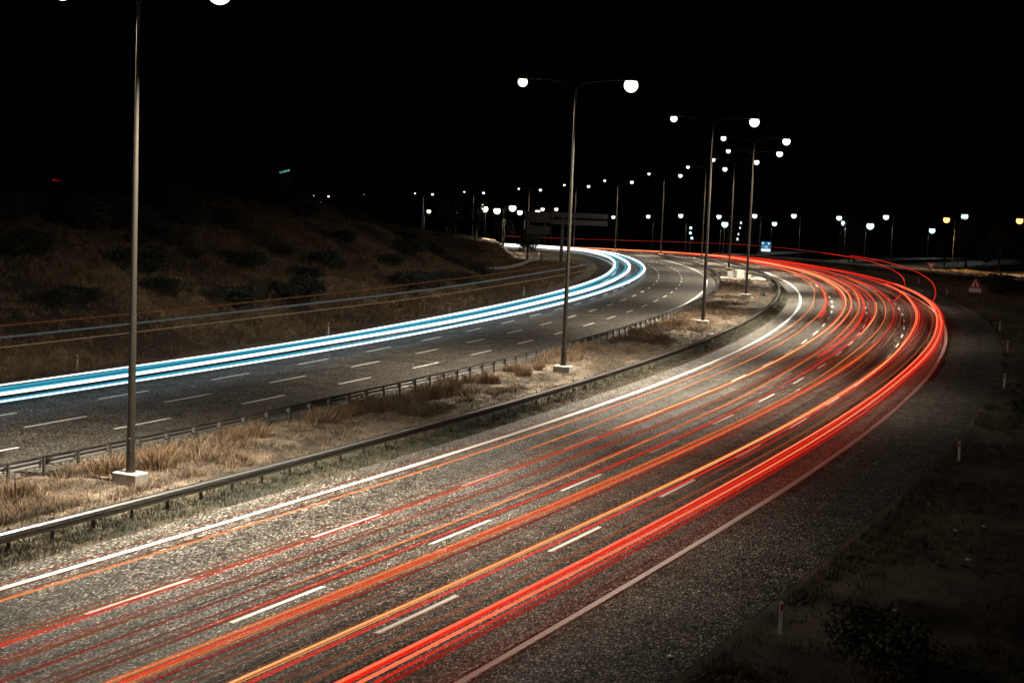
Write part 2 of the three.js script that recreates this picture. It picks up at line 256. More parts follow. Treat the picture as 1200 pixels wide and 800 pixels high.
function beam(pos, colour, power, cone = 1.2, soft = 0.7) {
  const l = new THREE.SpotLight(colour, power, 0, cone, soft, 2); l.name = 'street_lamp_beam'; l.position.set(...pos); l.target.position.set(pos[0], pos[1] - 10, pos[2]); l.target.updateMatrixWorld();
  l.castShadow = true; l.shadow.radius = 8; scene.add(l);
}
function head(o, x, y, side, bowlMat, scale = 1) { const h = part('lamp_head', hoodGeo, M.housing, o); h.position.set(x, y, 0); h.scale.setScalar(scale); const b = part('lamp_bowl', bowlGeo, bowlMat, h); b.position.y = -0.061; return h; }
const POLE_H = 18.0, REACH = 3.7;
const lathePole = (h, r0, r1) => new THREE.LatheGeometry([[0, 0], [r0 * 1.25, 0], [r0 * 1.25, 0.08], [r0, 0.1], [lerp(r0, r1, 0.33), h * 0.33], [lerp(r0, r1, 0.33) * 0.93, h * 0.335], [lerp(r0, r1, 0.66), h * 0.66], [lerp(r0, r1, 0.66) * 0.93, h * 0.665], [r1, h], [0, h + 0.02]].map((p) => new THREE.Vector2(...p)), 16);
const poleGeo = lathePole(POLE_H, 0.17, 0.06), armGeo = {}; for (const k of [-1, 1]) armGeo[k] = tube([[0, POLE_H - 0.15, 0], [k * 0.4, POLE_H + 0.25, 0], [k * 1.6, POLE_H + 0.5, 0], [k * (REACH - 0.45), POLE_H + 0.6, 0]], 0.045, 14, 6);
const footGeo = new RoundedBoxGeometry(1.15, 0.75, 0.8, 2, 0.05).translate(0, 0.1, 0), doorGeo = new RoundedBoxGeometry(0.16, 0.5, 0.03, 1, 0.01);
function doubleLamp(s, label, leftPower, rightPower) {
  const p = landAt(s, -6.45, 0), o = thing('street_lamp', label, 'street lamp', p, heading(s), 'double lamps along the median');
  part('concrete_foot', footGeo, M.concrete, o);
  const pole = part('pole', poleGeo, M.pole, o); pole.position.y = 0.47;
  const door = part('service_door', doorGeo, M.steel, pole); door.position.set(0.05, 1.1, 0.155);
  for (const k of [-1, 1]) {
    const arm = part('arm', armGeo[k], M.black, o); arm.position.y = 0.47;
    head(o, k * REACH, POLE_H + 1.06, k, glowWarm, k < 0 ? 0.7 : 1);
    const [, , tx, tz] = line(s), q = [p[0] - tz * k * REACH, p[1] + POLE_H + 0.08, p[2] + tx * k * REACH];
    beam(q, warm, LAMP_POWER * (k < 0 ? leftPower : rightPower), k < 0 ? 1.5 : 0.98, k < 0 ? 0.6 : 1);
  }
}
const PLACE = ['just left of the frame', 'nearest the camera on the left', 'second from the camera, before the bend', 'third from the camera in the bend', 'fourth from the camera in the bend', 'fifth from the camera', 'sixth from the camera', 'seventh from the camera', 'eighth from the camera', 'ninth from the camera', 'tenth from the camera', 'eleventh from the camera', 'twelfth from the camera', 'thirteenth from the camera', 'fourteenth from the camera', 'fifteenth from the camera'];
[61.6, 106.4, 152.3, 196.8, 241.1, 284, 325, 367, 419, 472, 518, 569, 631, 690, 754, 818].forEach((s, i) => doubleLamp(s, 'tall double-armed steel street lamp in the median, ' + PLACE[i], 0.34, 2.1));
doubleLamp(17, 'tall double-armed steel street lamp in the median, behind the camera', 0.34, 2.1);

function singleLamp(x, z, headY, reach, kind, label, power, turn = 0) {
  const p = landXZ(x - reach * Math.cos(turn), z + reach * Math.sin(turn)), h = headY - p[1] - 0.15, o = thing('single_arm_lamp', label, 'street lamp', p, turn, 'single lamps beyond the carriageways');
  part('pole', lathePole(h, 0.12, 0.06), M.pole, o);
  part('arm', tube([[0, h - 0.1, 0], [reach * 0.25, h + 0.12, 0], [reach * 0.8, h + 0.2, 0]], 0.04, 8, 5), M.pole, o);
  head(o, reach, h + 0.2, 1, { warm: glowWarm, cyan: glowCyan, orange: glowOrange, dim: glowDim }[kind], kind === 'cyan' ? 1.9 : 1.55);
  if (power) beam([x, headY - 1.65, z], { warm, dim: warm, cyan: new THREE.Color().setRGB(0.7, 0.95, 1), orange: new THREE.Color().setRGB(1, 0.62, 0.3) }[kind], LAMP_POWER * power, 1.25);
}
// beside the slip road, left to right
const SLIP = [[37.1, -598.9, 1.7, 'warm'], [45.4, -538.1, 3.6, 'warm'], [50.3, -477.4, 5.3, 'warm'], [60.3, -464.1, 5.7, 'warm'], [68.8, -449.8, 6.6, 'warm'], [77.2, -433.2, 7.3, 'warm'], [86.3, -416.1, 7.5, 'warm'], [93.6, -394, 8.5, 'warm'], [93.3, -337.3, 9.1, 'orange'], [104.7, -323.5, 9.7, 'orange']];
SLIP.forEach(([x, z, y, k], i) => singleLamp(x, z, y, -1.9, k, (k === 'orange' ? 'orange' : 'warm white') + ' single-armed street lamp along the slip road, ' + ord(i + 1) + ' from the left', k === 'orange' ? 0.7 : 0.2));
[[55.8, -416.3, 4.6], [91.7, -552.4, 2.8], [97, -459.9, 5.6], [84.4, -370.5, 6.6], [121.6, -454, 4.6], [116.3, -403.6, 9.5]].forEach(([x, z, y], i) => singleLamp(x, z, y, 1.0, 'cyan', 'bluish white street lamp in the dark beyond the bend, ' + ord(i + 1) + ' from the left', 0.08));
[[-112.9, -404.6, 8.4, 'dim', 0], [-29.7, -519.2, 2.5, 'warm', 0.1], [-22.1, -519.5, 3.0, 'warm', 0.1], [-19.2, -480, 3.6, 'dim', 0.1], [-10.6, -449, 6.1, 'warm', 0.12], [-7, -329.9, 7.3, 'dim', 0.14], [-4.3, -325, 7.1, 'dim', 0.14], [-1, -300, 8.2, 'warm', 0.2], [0.6, -400, 5.6, 'warm', 0.15], [5.6, -430, 5.4, 'warm', 0.1], [9.4, -585, 3.8, 'warm', 0.1], [14.4, -578, 4.1, 'warm', 0.1]].forEach(([x, z, y, k, w], i) => singleLamp(x, z, y, i % 2 ? 1.4 : -1.4, k, 'small distant street lamp left of the bend, ' + ord(i + 1) + ' from the left', w));

// ---------------------------------------------------------------- delineator posts
{
  const white = new RoundedBoxGeometry(0.12, 0.98, 0.05, 1, 0.015).translate(0, 0.49, 0), mark = box(0.085, 0.18, 0.056, 0, 0.83, 0), cap = new THREE.CylinderGeometry(0.02, 0.075, 0.04, 8).scale(1, 1, 0.45).translate(0, 1.0, 0);
  const grey = new THREE.MeshStandardMaterial({ color: new THREE.Color().setRGB(0.1, 0.1, 0.1), roughness: 0.3 });
  const spots = [[101.8, 20.8], [135.1, 20.7], [167.3, 20.5], [193.2, 20.4], [215.5, 20.6], [277.8, 21.3], [308.3, 22.6], [316.2, 21.8]], left = [[133.2, -31], [164.6, -29.9], [192.8, -29.9], [223.4, -30.1], [254, -30.2]];
  const post = (s, t, label, group, col) => { const p = landAt(s, t, -0.03), o = thing('delineator_post', label, 'marker post', p, heading(s) + rr(-0.1, 0.1), group); o.rotation.z = rr(-0.03, 0.03); part('post', white, M.white, o); part('reflector', mark, col, o); part('cap', cap, M.white, o); };
  spots.forEach(([s, t], i) => post(s, t, 'white marker post with red reflector on the right verge, ' + ord(i + 1) + ' from the camera', 'marker posts on the right verge', M.red));
  left.forEach(([s, t], i) => post(s, t, 'thin white marker post at the foot of the left bank, ' + ord(i + 1) + ' from the left', 'marker posts on the left verge', grey));
}

// ---------------------------------------------------------------- signs
const plate = (pts, depth, bevel = 0.01) => new THREE.ExtrudeGeometry(new THREE.Shape(pts.map((p) => new THREE.Vector2(...p))), { depth, bevelEnabled: bevel > 0, bevelSize: bevel, bevelThickness: bevel, bevelSegments: 1 });
const tri = (r, y) => [[-r * 0.866, y - r * 0.5], [r * 0.866, y - r * 0.5], [0, y + r]];
{
  const p = landXZ(58.9, -197.5), o = thing('warning_sign', 'red bordered triangular warning sign above a blank white plate in the right grass', 'road sign', p, -0.25);
  part('post', moved(new THREE.CylinderGeometry(0.04, 0.04, 3.4, 10), 0, 1.7, -0.06), M.post, o);
  const b = part('triangle_border', plate(tri(0.92, 2.55), 0.02), M.red, o); part('triangle_face', plate(tri(0.6, 2.52), 0.012, 0), M.white, o).position.z = 0.032;
  const sym = part('symbol', plate([[-0.17, 2.26], [0.17, 2.26], [0.17, 2.36], [0.08, 2.5], [0.08, 2.84], [-0.08, 2.84], [-0.08, 2.5], [-0.12, 2.36]], 0.01, 0), M.black, o); sym.position.z = 0.046;
  part('plate', new RoundedBoxGeometry(1.5, 0.5, 0.03, 1, 0.01).translate(0, 1.78, 0), M.white, o);
}
{
  const p = landXZ(64.5, -240), o = thing('yield_sign', 'white faced inverted triangle sign in the grass behind the bend', 'road sign', p, -0.5);
  part('post', moved(new THREE.CylinderGeometry(0.04, 0.04, 3.6, 10), 0, 1.8, -0.06), M.post, o);
  const flip = (r, y) => [[-r * 0.866, y + r * 0.5], [0, y - r], [r * 0.866, y + r * 0.5]];
  part('triangle_border', plate(flip(0.85, 3.3), 0.02), M.red, o); part('triangle_face', plate(flip(0.58, 3.31), 0.012, 0), M.white, o).position.z = 0.032;
}
{
  const p = landXZ(63.5, -393.5), o = thing('blue_sign', 'square blue road sign with added face glow and white band beside the far bend', 'road sign', p, -0.15);
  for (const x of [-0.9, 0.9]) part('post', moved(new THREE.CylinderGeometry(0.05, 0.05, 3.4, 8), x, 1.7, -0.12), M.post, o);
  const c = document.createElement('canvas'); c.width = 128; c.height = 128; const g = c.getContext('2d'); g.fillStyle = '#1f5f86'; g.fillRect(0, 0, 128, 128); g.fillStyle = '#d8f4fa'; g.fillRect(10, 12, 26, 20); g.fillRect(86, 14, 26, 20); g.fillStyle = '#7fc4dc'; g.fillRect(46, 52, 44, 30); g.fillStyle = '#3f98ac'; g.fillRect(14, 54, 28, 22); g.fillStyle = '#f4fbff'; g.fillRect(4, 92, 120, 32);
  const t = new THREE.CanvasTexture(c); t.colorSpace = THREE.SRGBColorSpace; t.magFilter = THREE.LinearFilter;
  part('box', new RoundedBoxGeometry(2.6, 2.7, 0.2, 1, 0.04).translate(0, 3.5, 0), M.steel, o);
  part('glowing_sign_face', new THREE.PlaneGeometry(2.48, 2.58).translate(0, 3.5, 0.104), new THREE.MeshStandardMaterial({ color: 0x000000, emissive: 0xffffff, emissiveMap: t, emissiveIntensity: 1.1, roughness: 0.4 }), o);  // glow added to the face, since street lamp light leaves it dim
}
{ // cantilever sign structure seen from behind
  const y0 = fall(-245) - 0.2, o = thing('sign_gantry', 'dark post carrying ribbed backs of overhead road signs left of the bend', 'sign gantry', [7.2, y0, -245], 0.0);
  part('post', new RoundedBoxGeometry(0.5, 9.2, 0.5, 2, 0.06).translate(0, 4.6, 0), M.steel, o);
  part('beam', new RoundedBoxGeometry(13, 0.35, 0.35, 2, 0.04).translate(0.6, 8.55, -0.46), M.steel, o); part('beam', new RoundedBoxGeometry(13, 0.3, 0.3, 2, 0.04).translate(0.6, 7.55, -0.46), M.steel, o);
  for (const [x0, x1, ya, yb, step] of [[-5.8, -2.0, 7.55, 9.1, 0.55], [-5.8, -2.0, 5.6, 6.9, 0.55], [-1.9, 7.1, 8.5, 9.2, 0.5], [-1.9, 7.1, 7.3, 8.1, 0.5]]) {
    const w = x1 - x0, h = yb - ya, pnl = part('sign_panel', box(w, h, 0.05, (x0 + x1) / 2, (ya + yb) / 2, 0.3), M.panelBack, o);
    for (let x = x0 + 0.2; x < x1; x += step) part('rib', box(0.06, h + 0.06, 0.07, x, (ya + yb) / 2, 0.362), M.steel, pnl);
  }
  for (const x of [-4.8, -2.9]) part('bracket', box(0.1, 4.2, 0.1, x, 7.3, 0.2), M.steel, o);
}

// ---------------------------------------------------------------- lights far off
{
  const p = landXZ(48, -427.3), o = thing('light_mast', 'dark mast with three stacked bluish lights beyond the bend', 'light mast', p);
  const H = 2.6 - p[1]; part('pole', lathePole(H, 0.12, 0.08), M.steel, o);
  [[-0.1, 2.4], [-0.15, 1.0], [0.35, -0.4]].forEach(([x, y]) => { part('floodlight', new RoundedBoxGeometry(0.8, 0.8, 0.35, 2, 0.08).translate(x, y - p[1], 0.25), M.housing, o); part('flood_lamp', new THREE.SphereGeometry(0.34, 14, 10).scale(1, 1, 0.5).translate(x, y - p[1], 0.45), glowCyan, o); });
  const q = landXZ(72.5, -497), b = thing('distant_building', 'dark distant building with four small lit windows beyond the bend', 'building', q);
  const T = 5 - q[1]; part('wall', box(9, T, 6, 0, T / 2, 0), M.black, b); part('roof', box(9.6, 0.3, 6.6, 0, T + 0.15, 0), M.black, b);
  [[-1.2, 3.1, 0.5], [-1.4, 1.5, 0.4], [-1.8, -0.5, 0.4], [-2, -2.1, 0.55]].forEach(([x, y, w]) => { const f = part('window', box(w + 0.16, w + 0.4, 0.08, x, y - q[1], 3.03), M.housing, b); part('window_pane', box(w, w + 0.24, 0.03, x, y - q[1], 3.09), glow(1.1, 1.25, 1.2), f); });
  const e = landXZ(-56.5, -377), n = thing('illuminated_sign', 'tiny tilted cyan lettered sign glowing on the far left skyline', 'lit sign', e, 0.15);
  for (const x of [-1.4, 1.4]) part('post', box(0.15, 13.4 - e[1], 0.15, x, (13.4 - e[1]) / 2, -0.14), M.steel, n);
  const bd = part('board', box(4.2, 1.4, 0.12, 0, 13 - e[1], 0), M.black, n); bd.rotation.z = 0;
  for (let i = 0; i < 6; i++) part('letter_light', box(0.26, 0.34 + 0.12 * (i % 2), 0.05, -1.5 + i * 0.42, 12.7 - e[1] + i * 0.12, 0.1), glow(0.16, 0.5, 0.5), n);
  const r = landXZ(-84.3, -288), m = thing('signal_mast', 'slender mast with a faint red light on the far left skyline', 'mast', r);
  part('pole', lathePole(9.6 - r[1], 0.13, 0.09), M.pole, m); part('cross_arm', box(7, 0.08, 0.08, 1.2, 9.4 - r[1], 0), M.steel, m);
  part('red_light', new RoundedBoxGeometry(1.5, 0.35, 0.3, 2, 0.05).translate(-1.4, 9.45 - r[1], 0.1), glow(0.22, 0.006, 0.004), m); part('blue_light', new RoundedBoxGeometry(1.2, 0.3, 0.3, 2, 0.05).translate(3.8, 9.45 - r[1], 0.1), glow(0.004, 0.012, 0.03), m);
}

// ---------------------------------------------------------------- light streaks of the traffic
const E = { hot: glow(2.2, 0.27, 0.11), red: glow(1.0, 0.016, 0.006), deep: glow(0.3, 0.008, 0.004), orange: glow(1.25, 0.3, 0.06), amber: glow(1.6, 0.62, 0.2), dim: glow(0.3, 0.06, 0.016), faint: glow(0.16, 0.035, 0.012), white: glow(2.2, 2.3, 2.4), cyan: glow(0.03, 0.36, 0.52), blue: glow(0.012, 0.13, 0.2), grey: glow(0.055, 0.062, 0.062), tan: glow(0.15, 0.095, 0.05), rust: glow(0.06, 0.018, 0.006) };
function streak(kind, mat, label, knots, h, r0, r1, group, bundle) {
  const s0 = knots[0][0], s1 = knots[knots.length - 1][0], pos = [], idx = [], sL = [...range(s0, Math.min(s1, 360), 3), ...(s1 > 362 ? range(362, s1, 6) : [])];
  const tAt = (s) => { for (let i = 1; i < knots.length; i++) if (s <= knots[i][0]) { const k = smooth(s, knots[i - 1][0], knots[i][0]); return lerp(knots[i - 1][1], knots[i][1], k * 0.5 + 0.5 * (s - knots[i - 1][0]) / (knots[i][0] - knots[i - 1][0])); } return knots[knots.length - 1][1]; };
  const n = bundle ? 7 : 1;
  for (let m = 0; m < n; m++) {
    const first = pos.length / 3, a0 = bundle ? (rnd() + rnd() + rnd() - 1.5) * 1.3 : 0, b0 = bundle ? (rnd() + rnd() - 1) * 0.9 : 0, wave = rr(0.01, 0.03), ph = rr(0, 6.3), R = bundle ? 4 : 6;
    sL.forEach((s, i) => {
      const end = i === 0 || i === sL.length - 1, full = lerp(r0, r1, smooth(s, 100, 300)) * (1 + smooth(s, 300, 520)), r = (bundle ? Math.max(0.0032, full * 0.26) : full) * (end ? 0.2 : 1), wide = bundle ? Math.max(0.06, full * 1.8) : 0;
      const [, , tx, tz] = line(s), c = at(s, tAt(s) + wide * (a0 + 0.35 * Math.sin(s * wave + ph)), h + wide * b0 * 0.7 + 0.02 * Math.sin(s * 0.11 + h * 40));
      for (let k = 0; k < R; k++) { const a = k / R * Math.PI * 2 + 0.6, d = Math.cos(a) * r; pos.push(c[0] - tz * d, c[1] + Math.sin(a) * r, c[2] + tx * d); }
    });
    for (let i = 0; i + 1 < sL.length; i++) for (let k = 0; k < R; k++) { const a = first + i * R + k, b = first + i * R + (k + 1) % R; idx.push(a, b, a + R, b, b + R, a + R); }
  }
  const g = new THREE.BufferGeometry(); g.setAttribute('position', new THREE.Float32BufferAttribute(pos, 3)); g.setIndex(idx); g.computeVertexNormals();
  solo(kind, g, mat, label, 'light streak', group);
}
const TAIL = 'tail light streaks on the near carriageway', HEADS = 'head light streaks on the far carriageway';
const tails = [   // colour, where, knots, height, radius near, radius far, words
  ['faint', [[132, -0.5], [180, -0.3]], 0.7, 0.012, 0.02], ['dim', [[60, 1.5], [140, 1.3], [200, 0.9]], 0.7, 0.008, 0.02], ['orange', [[60, 3.0], [129, 2.6], [150, 2.4], [175, 1.9], [240, 1.6], [275, 2.0], [330, 3]], 0.75, 0.008, 0.035],  // first strand is a reflection beside the edge line, built as a glowing streak
  ['dim', [[60, 2.4], [150, 2.5], [240, 3.2], [300, 3.6]], 0.7, 0.008, 0.02], ['orange', [[120, 4.1], [150, 3.4], [212, 3.0], [254, 2.9], [420, 4.2]], 0.75, 0.012, 0.04], ['red', [[207, 3.3], [250, 2.9], [300, 3.2], [480, 4.5]], 0.72, 0.06, 0.09],
  ['red', [[60, 5.7], [100, 5.62], [125, 5.45], [180, 5.0], [260, 5.0], [420, 5.2], [640, 5]], 0.72, 0.01, 0.05], ['amber', [[128, 5.3], [180, 5.1], [260, 5.2], [420, 5.5], [560, 5.6]], 0.78, 0.014, 0.07],
  ['dim', [[60, 5.1], [140, 5.0], [260, 4.7], [330, 4.6]], 0.8, 0.01, 0.03], ['hot', [[190, 5.7], [260, 5.9], [420, 6.1], [640, 6]], 0.75, 0.03, 0.06], ['deep', [[60, 6.3], [150, 6.4], [260, 6.6], [420, 6.8]], 0.7, 0.012, 0.06],
  ['dim', [[60, 6.8], [200, 7.0], [330, 7.1]], 0.8, 0.008, 0.03], ['orange', [[95, 8.2], [138, 7.5], [165, 6.9], [200, 6.6], [235, 6.7], [270, 7.1], [420, 7.4], [560, 7.2]], 0.75, 0.014, 0.05], ['red', [[170, 7.2], [230, 7.1], [330, 7.7], [640, 7.6]], 0.7, 0.04, 0.08],
  ['deep', [[60, 7.6], [200, 7.8], [420, 8.1]], 0.8, 0.01, 0.08], ['red', [[90, 8.7], [134, 8.5], [170, 8.0], [205, 8.2], [240, 8.5], [420, 8.8], [640, 8.6]], 0.72, 0.012, 0.05], ['amber', [[190, 8.25], [238, 8.6]], 0.75, 0.03, 0.04],
  ['faint', [[60, 8.9], [200, 9.1], [300, 9.3]], 0.8, 0.01, 0.04], ['orange', [[60, 9.5], [95, 9.6], [142, 9.6], [175, 9.2], [210, 9.4], [300, 9.7]], 0.75, 0.009, 0.03], ['red', [[60, 9.75], [100, 9.8], [160, 9.9], [220, 10.3], [420, 10.4], [640, 9.8]], 0.72, 0.01, 0.06],
  ['orange', [[60, 9.95], [110, 10.0], [150, 10.05], [185, 10.1]], 0.74, 0.009, 0.03], ['deep', [[60, 10.2], [160, 10.3], [240, 10.7], [420, 10.9]], 0.7, 0.02, 0.05], ['dim', [[60, 10.7], [150, 10.8], [240, 11.0]], 0.8, 0.012, 0.03],
  ['faint', [[60, 11.2], [160, 11.2], [290, 11.6]], 0.8, 0.012, 0.04], ['amber', [[60, 12.0], [106, 11.9], [139, 12.1], [190, 12.2]], 0.76, 0.022, 0.04], ['hot', [[118, 12.05], [150, 12.1], [190, 12.25], [230, 12.7], [285, 13.6]], 0.75, 0.022, 0.07],
  ['red', [[60, 12.15], [140, 12.3], [190, 12.45], [230, 12.95], [300, 13.4], [420, 12.2], [640, 11]], 0.72, 0.016, 0.08], ['deep', [[120, 12.6], [190, 12.8], [240, 13.4], [330, 13.2], [480, 12]], 0.7, 0.02, 0.07], ['faint', [[60, 12.8], [150, 12.9], [240, 13.6]], 0.8, 0.014, 0.03],
  ['dim', [[60, 13.35], [150, 13.4], [240, 14.2]], 0.76, 0.016, 0.03], ['hot', [[60, 13.95], [160, 13.95], [195, 14.3], [250, 14.9], [285, 15.1]], 0.78, 0.02, 0.08], ['red', [[60, 14.1], [160, 14.12], [195, 14.5], [250, 15.1], [320, 14.6], [480, 12.6], [640, 11.6]], 0.74, 0.028, 0.08],
  ['hot', [[60, 14.3], [160, 14.3], [195, 14.65], [250, 15.3], [290, 15.4]], 0.72, 0.02, 0.05], ['red', [[60, 14.5], [160, 14.5], [195, 14.85], [250, 15.5], [320, 15.0]], 0.68, 0.022, 0.07], ['deep', [[60, 14.75], [160, 14.7], [200, 15.0], [250, 15.7]], 0.66, 0.03, 0.05],
];
for (const [t, m, n] of [[5.25, 'dim', 3], [9.45, 'dim', 4], [6.5, 'faint', 2], [8.3, 'faint', 3], [11.75, 'dim', 2], [1.9, 'faint', 2]]) for (let k = 0; k < n; k++) tails.push([m, [[60, t + 0.13 * k + 0.06], [110, t + 0.13 * k], [150, t + 0.12 * k + 0.08], [rr(200, 270), t + 0.12 * k + 0.25]], rr(0.66, 0.8), 0.006, 0.012]);
tails.sort((a, b) => a[1][0][1] - b[1][0][1]);
const hue = { hot: 'bright pinkish red', red: 'red', deep: 'dark red', orange: 'orange', amber: 'glowing amber', dim: 'dim orange', faint: 'faint brownish' };
tails.forEach(([m, k, h, a, b], i) => streak('tail_light_streak', E[m], hue[m] + ' tail light streak on the near carriageway, ' + ord(i + 1) + ' counted from the median', k, h, a, b, TAIL, true));
streak('tail_light_streak', E.red, 'thin red streak of high truck lights over the third lane of the bend', [[192, 10.7], [220, 11.2], [258, 11.9], [296, 12.6], [345, 12.6]], 3.6, 0.03, 0.035, TAIL);
streak('tail_light_streak', E.red, 'thin red streak of high truck lights over the outermost lane of the bend', [[194, 13.9], [211, 14.1], [241, 14.5], [277, 15], [330, 14.9]], 3.6, 0.03, 0.035, TAIL);
streak('tail_light_streak', E.deep, 'faint dark red streak of high truck lights across the far bend', [[340, 12.6], [420, 11.5], [640, 8]], 3.6, 0.025, 0.025, TAIL);
const whites = [
  ['white', [[60, -22.85], [150, -22.6], [190, -22.4], [240, -22.2], [300, -21.6], [420, -21.2], [640, -21]], 0.66, 0.035, 0.15], ['cyan', [[60, -23.3], [150, -23.1], [240, -22.8], [300, -22.1], [420, -21.7]], 0.6, 0.09, 0.14], ['blue', [[60, -23.7], [150, -23.5], [240, -23.2], [300, -22.9]], 0.6, 0.05, 0.08],
  ['white', [[60, -24.45], [150, -24.3], [240, -24.1], [300, -24.0], [420, -23.5], [640, -23]], 0.72, 0.075, 0.2], ['cyan', [[60, -25.0], [150, -24.8], [240, -24.7], [300, -24.6], [420, -24.2]], 0.7, 0.08, 0.12], ['blue', [[60, -25.3], [150, -25.1], [240, -25.1], [300, -25.2]], 0.74, 0.05, 0.08], ['cyan', [[60, -25.7], [150, -25.5], [240, -25.7], [300, -25.9], [420, -25.3]], 0.74, 0.085, 0.14],
  ['white', [[60, -26.2], [150, -26.0], [240, -26.1], [300, -26.4], [420, -25.6], [640, -25]], 0.8, 0.03, 0.17],
];
whites.forEach(([m, k, h, a, b], i) => streak('head_light_streak', E[m], ({ white: 'brilliant white', cyan: 'cyan blue', blue: 'dark blue' })[m] + ' head light streak on the far carriageway, ' + ord(i + 1) + ' counted from the median', k, h, a, b, HEADS));
streak('head_light_streak', E.tan, 'thin tan streak of high truck lights crossing the left bank', [[60, -24.2], [150, -24.4], [210, -24], [240, -23.8]], 3.1, 0.022, 0.03, HEADS);
streak('head_light_streak', E.grey, 'pale grey streak of high truck lights crossing the left bank', [[60, -25.6], [150, -25.8], [240, -25.4]], 3.4, 0.07, 0.08, HEADS, true);
streak('head_light_streak', E.rust, 'dim rust coloured streak of high truck lights crossing the left bank', [[60, -26.6], [150, -26.8], [240, -26.2]], 3.8, 0.05, 0.05, HEADS, true);

// ---------------------------------------------------------------- vegetation
function leaves(n, place, size, tone) {
  const pos = [], col = [], idx = [], v = new THREE.Vector3(), u = new THREE.Vector3(), w = new THREE.Vector3();
  for (let i = 0; i < n; i++) {
    const c = place(i); v.set(rr(-1, 1), rr(-1, 1), rr(-1, 1)).normalize(); u.set(rr(-1, 1), rr(-1, 1), rr(-1, 1)).cross(v).normalize(); w.crossVectors(v, u);
    const a = size * rr(0.6, 1.4), b = a * 0.5, k = tone(), q = i * 4;
    for (const [x, y] of [[-a, 0], [0, b], [a, 0], [0, -b]]) { pos.push(c[0] + u.x * x + w.x * y, c[1] + u.y * x + w.y * y, c[2] + u.z * x + w.z * y); col.push(...k); }
    idx.push(q, q + 1, q + 2, q, q + 2, q + 3);
  }
  const g = new THREE.BufferGeometry(); g.setAttribute('position', new THREE.Float32BufferAttribute(pos, 3)); g.setAttribute('color', new THREE.Float32BufferAttribute(col, 3)); g.setIndex(idx); g.computeVertexNormals(); return g;
}
const ball = () => { let x, y, z; do { x = rr(-1, 1); y = rr(-1, 1); z = rr(-1, 1); } while (x * x + y * y + z * z > 1); return [x, y, z]; };
const clumps = (n, rx, ry, rz, y0, spread) => { const c = []; for (let i = 0; i < n; i++) { const b = ball(), l = Math.hypot(...b) || 1, k = lerp(0.55, 1, rnd()) / l; c.push([b[0] * k * rx, y0 + b[1] * k * ry, b[2] * k * rz, spread * rr(0.6, 1.3)]); } return c; };
const inClumps = (cl) => () => { const c = cl[Math.floor(rnd() * cl.length)], b = ball(); return [c[0] + b[0] * c[3], Math.max(0.02, c[1] + b[1] * c[3] * 0.8), c[2] + b[2] * c[3]]; };
const leafTone = () => { const k = rr(0.55, 1.5); return [k * rr(0.9, 1.2), k, k * rr(0.75, 1.05)]; };
// shrubs on the bank: three shapes, low and spreading
const shrubShapes = [0, 1, 2].map((i) => { const cl = clumps(26, 1.35, 0.55, 0.95, 0.55, 0.42); const stems = []; for (let k = 0; k < 5; k++) { const a = k * 1.3 + i; stems.push(tube([[0, -0.2, 0], [Math.cos(a) * 0.4, 0.35, Math.sin(a) * 0.3], [Math.cos(a) * 0.9, 0.75, Math.sin(a) * 0.65]], 0.03, 5, 4)); } return { foliage: leaves(3600, inClumps(cl), 0.06, leafTone), stems: mergeGeometries(stems) }; });
function shrub(s, t, k, size, tall, label, group) { const o = thing('shrub', label, 'shrub', landAt(s, t, -0.05), rr(0, 6.3), group); o.scale.set(size * rr(0.9, 1.35), size * tall, size); part('foliage', shrubShapes[k].foliage, M.shrub, o); part('stems', shrubShapes[k].stems, M.bark, o); }
{
  const face = [], crest = [];
  for (let i = 0; i < 58; i++) { const q = rr(112, 285); face.push([q, rr(-57, -35 - 12 * smooth(q, 225, 272))]); }
  for (let i = 0; i < 46; i++) crest.push([rr(120, 330), rr(-84, -57)]);
  face.sort((a, b) => a[0] - b[0]); crest.sort((a, b) => a[0] - b[0]);
  face.forEach(([s, t], i) => shrub(s, t, i % 3, rr(1.0, 2.3), rr(0.6, 0.9), 'low dark spreading shrub on the face of the left bank, ' + ord(i + 1) + ' along the road', 'shrubs on the left bank'));
  crest.forEach(([s, t], i) => shrub(s, t, i % 3, rr(1.5, 2.5), rr(0.75, 1.1), 'large dark bush on the crest of the left bank, ' + ord(i + 1) + ' along the road', 'bushes on the crest of the left bank'));
}
shrub(285.7, 30, 0, 2.2, 1.1, 'dark bush in the dry grass right of the warning sign');
shrub(296, 36, 1, 1.8, 0.9, 'dark bush by the far guardrail at the right edge');
shrub(150, 24.2, 2, 1.7, 1.1, 'black bush on the right verge at the edge of the frame');
shrub(100, 24.2, 1, 1.25, 1.0, 'black bush low on the right verge near the bottom corner');
shrub(247.5, -4.6, 2, 0.35, 1.6, 'small reddish shrub in the median beyond the third lamp');

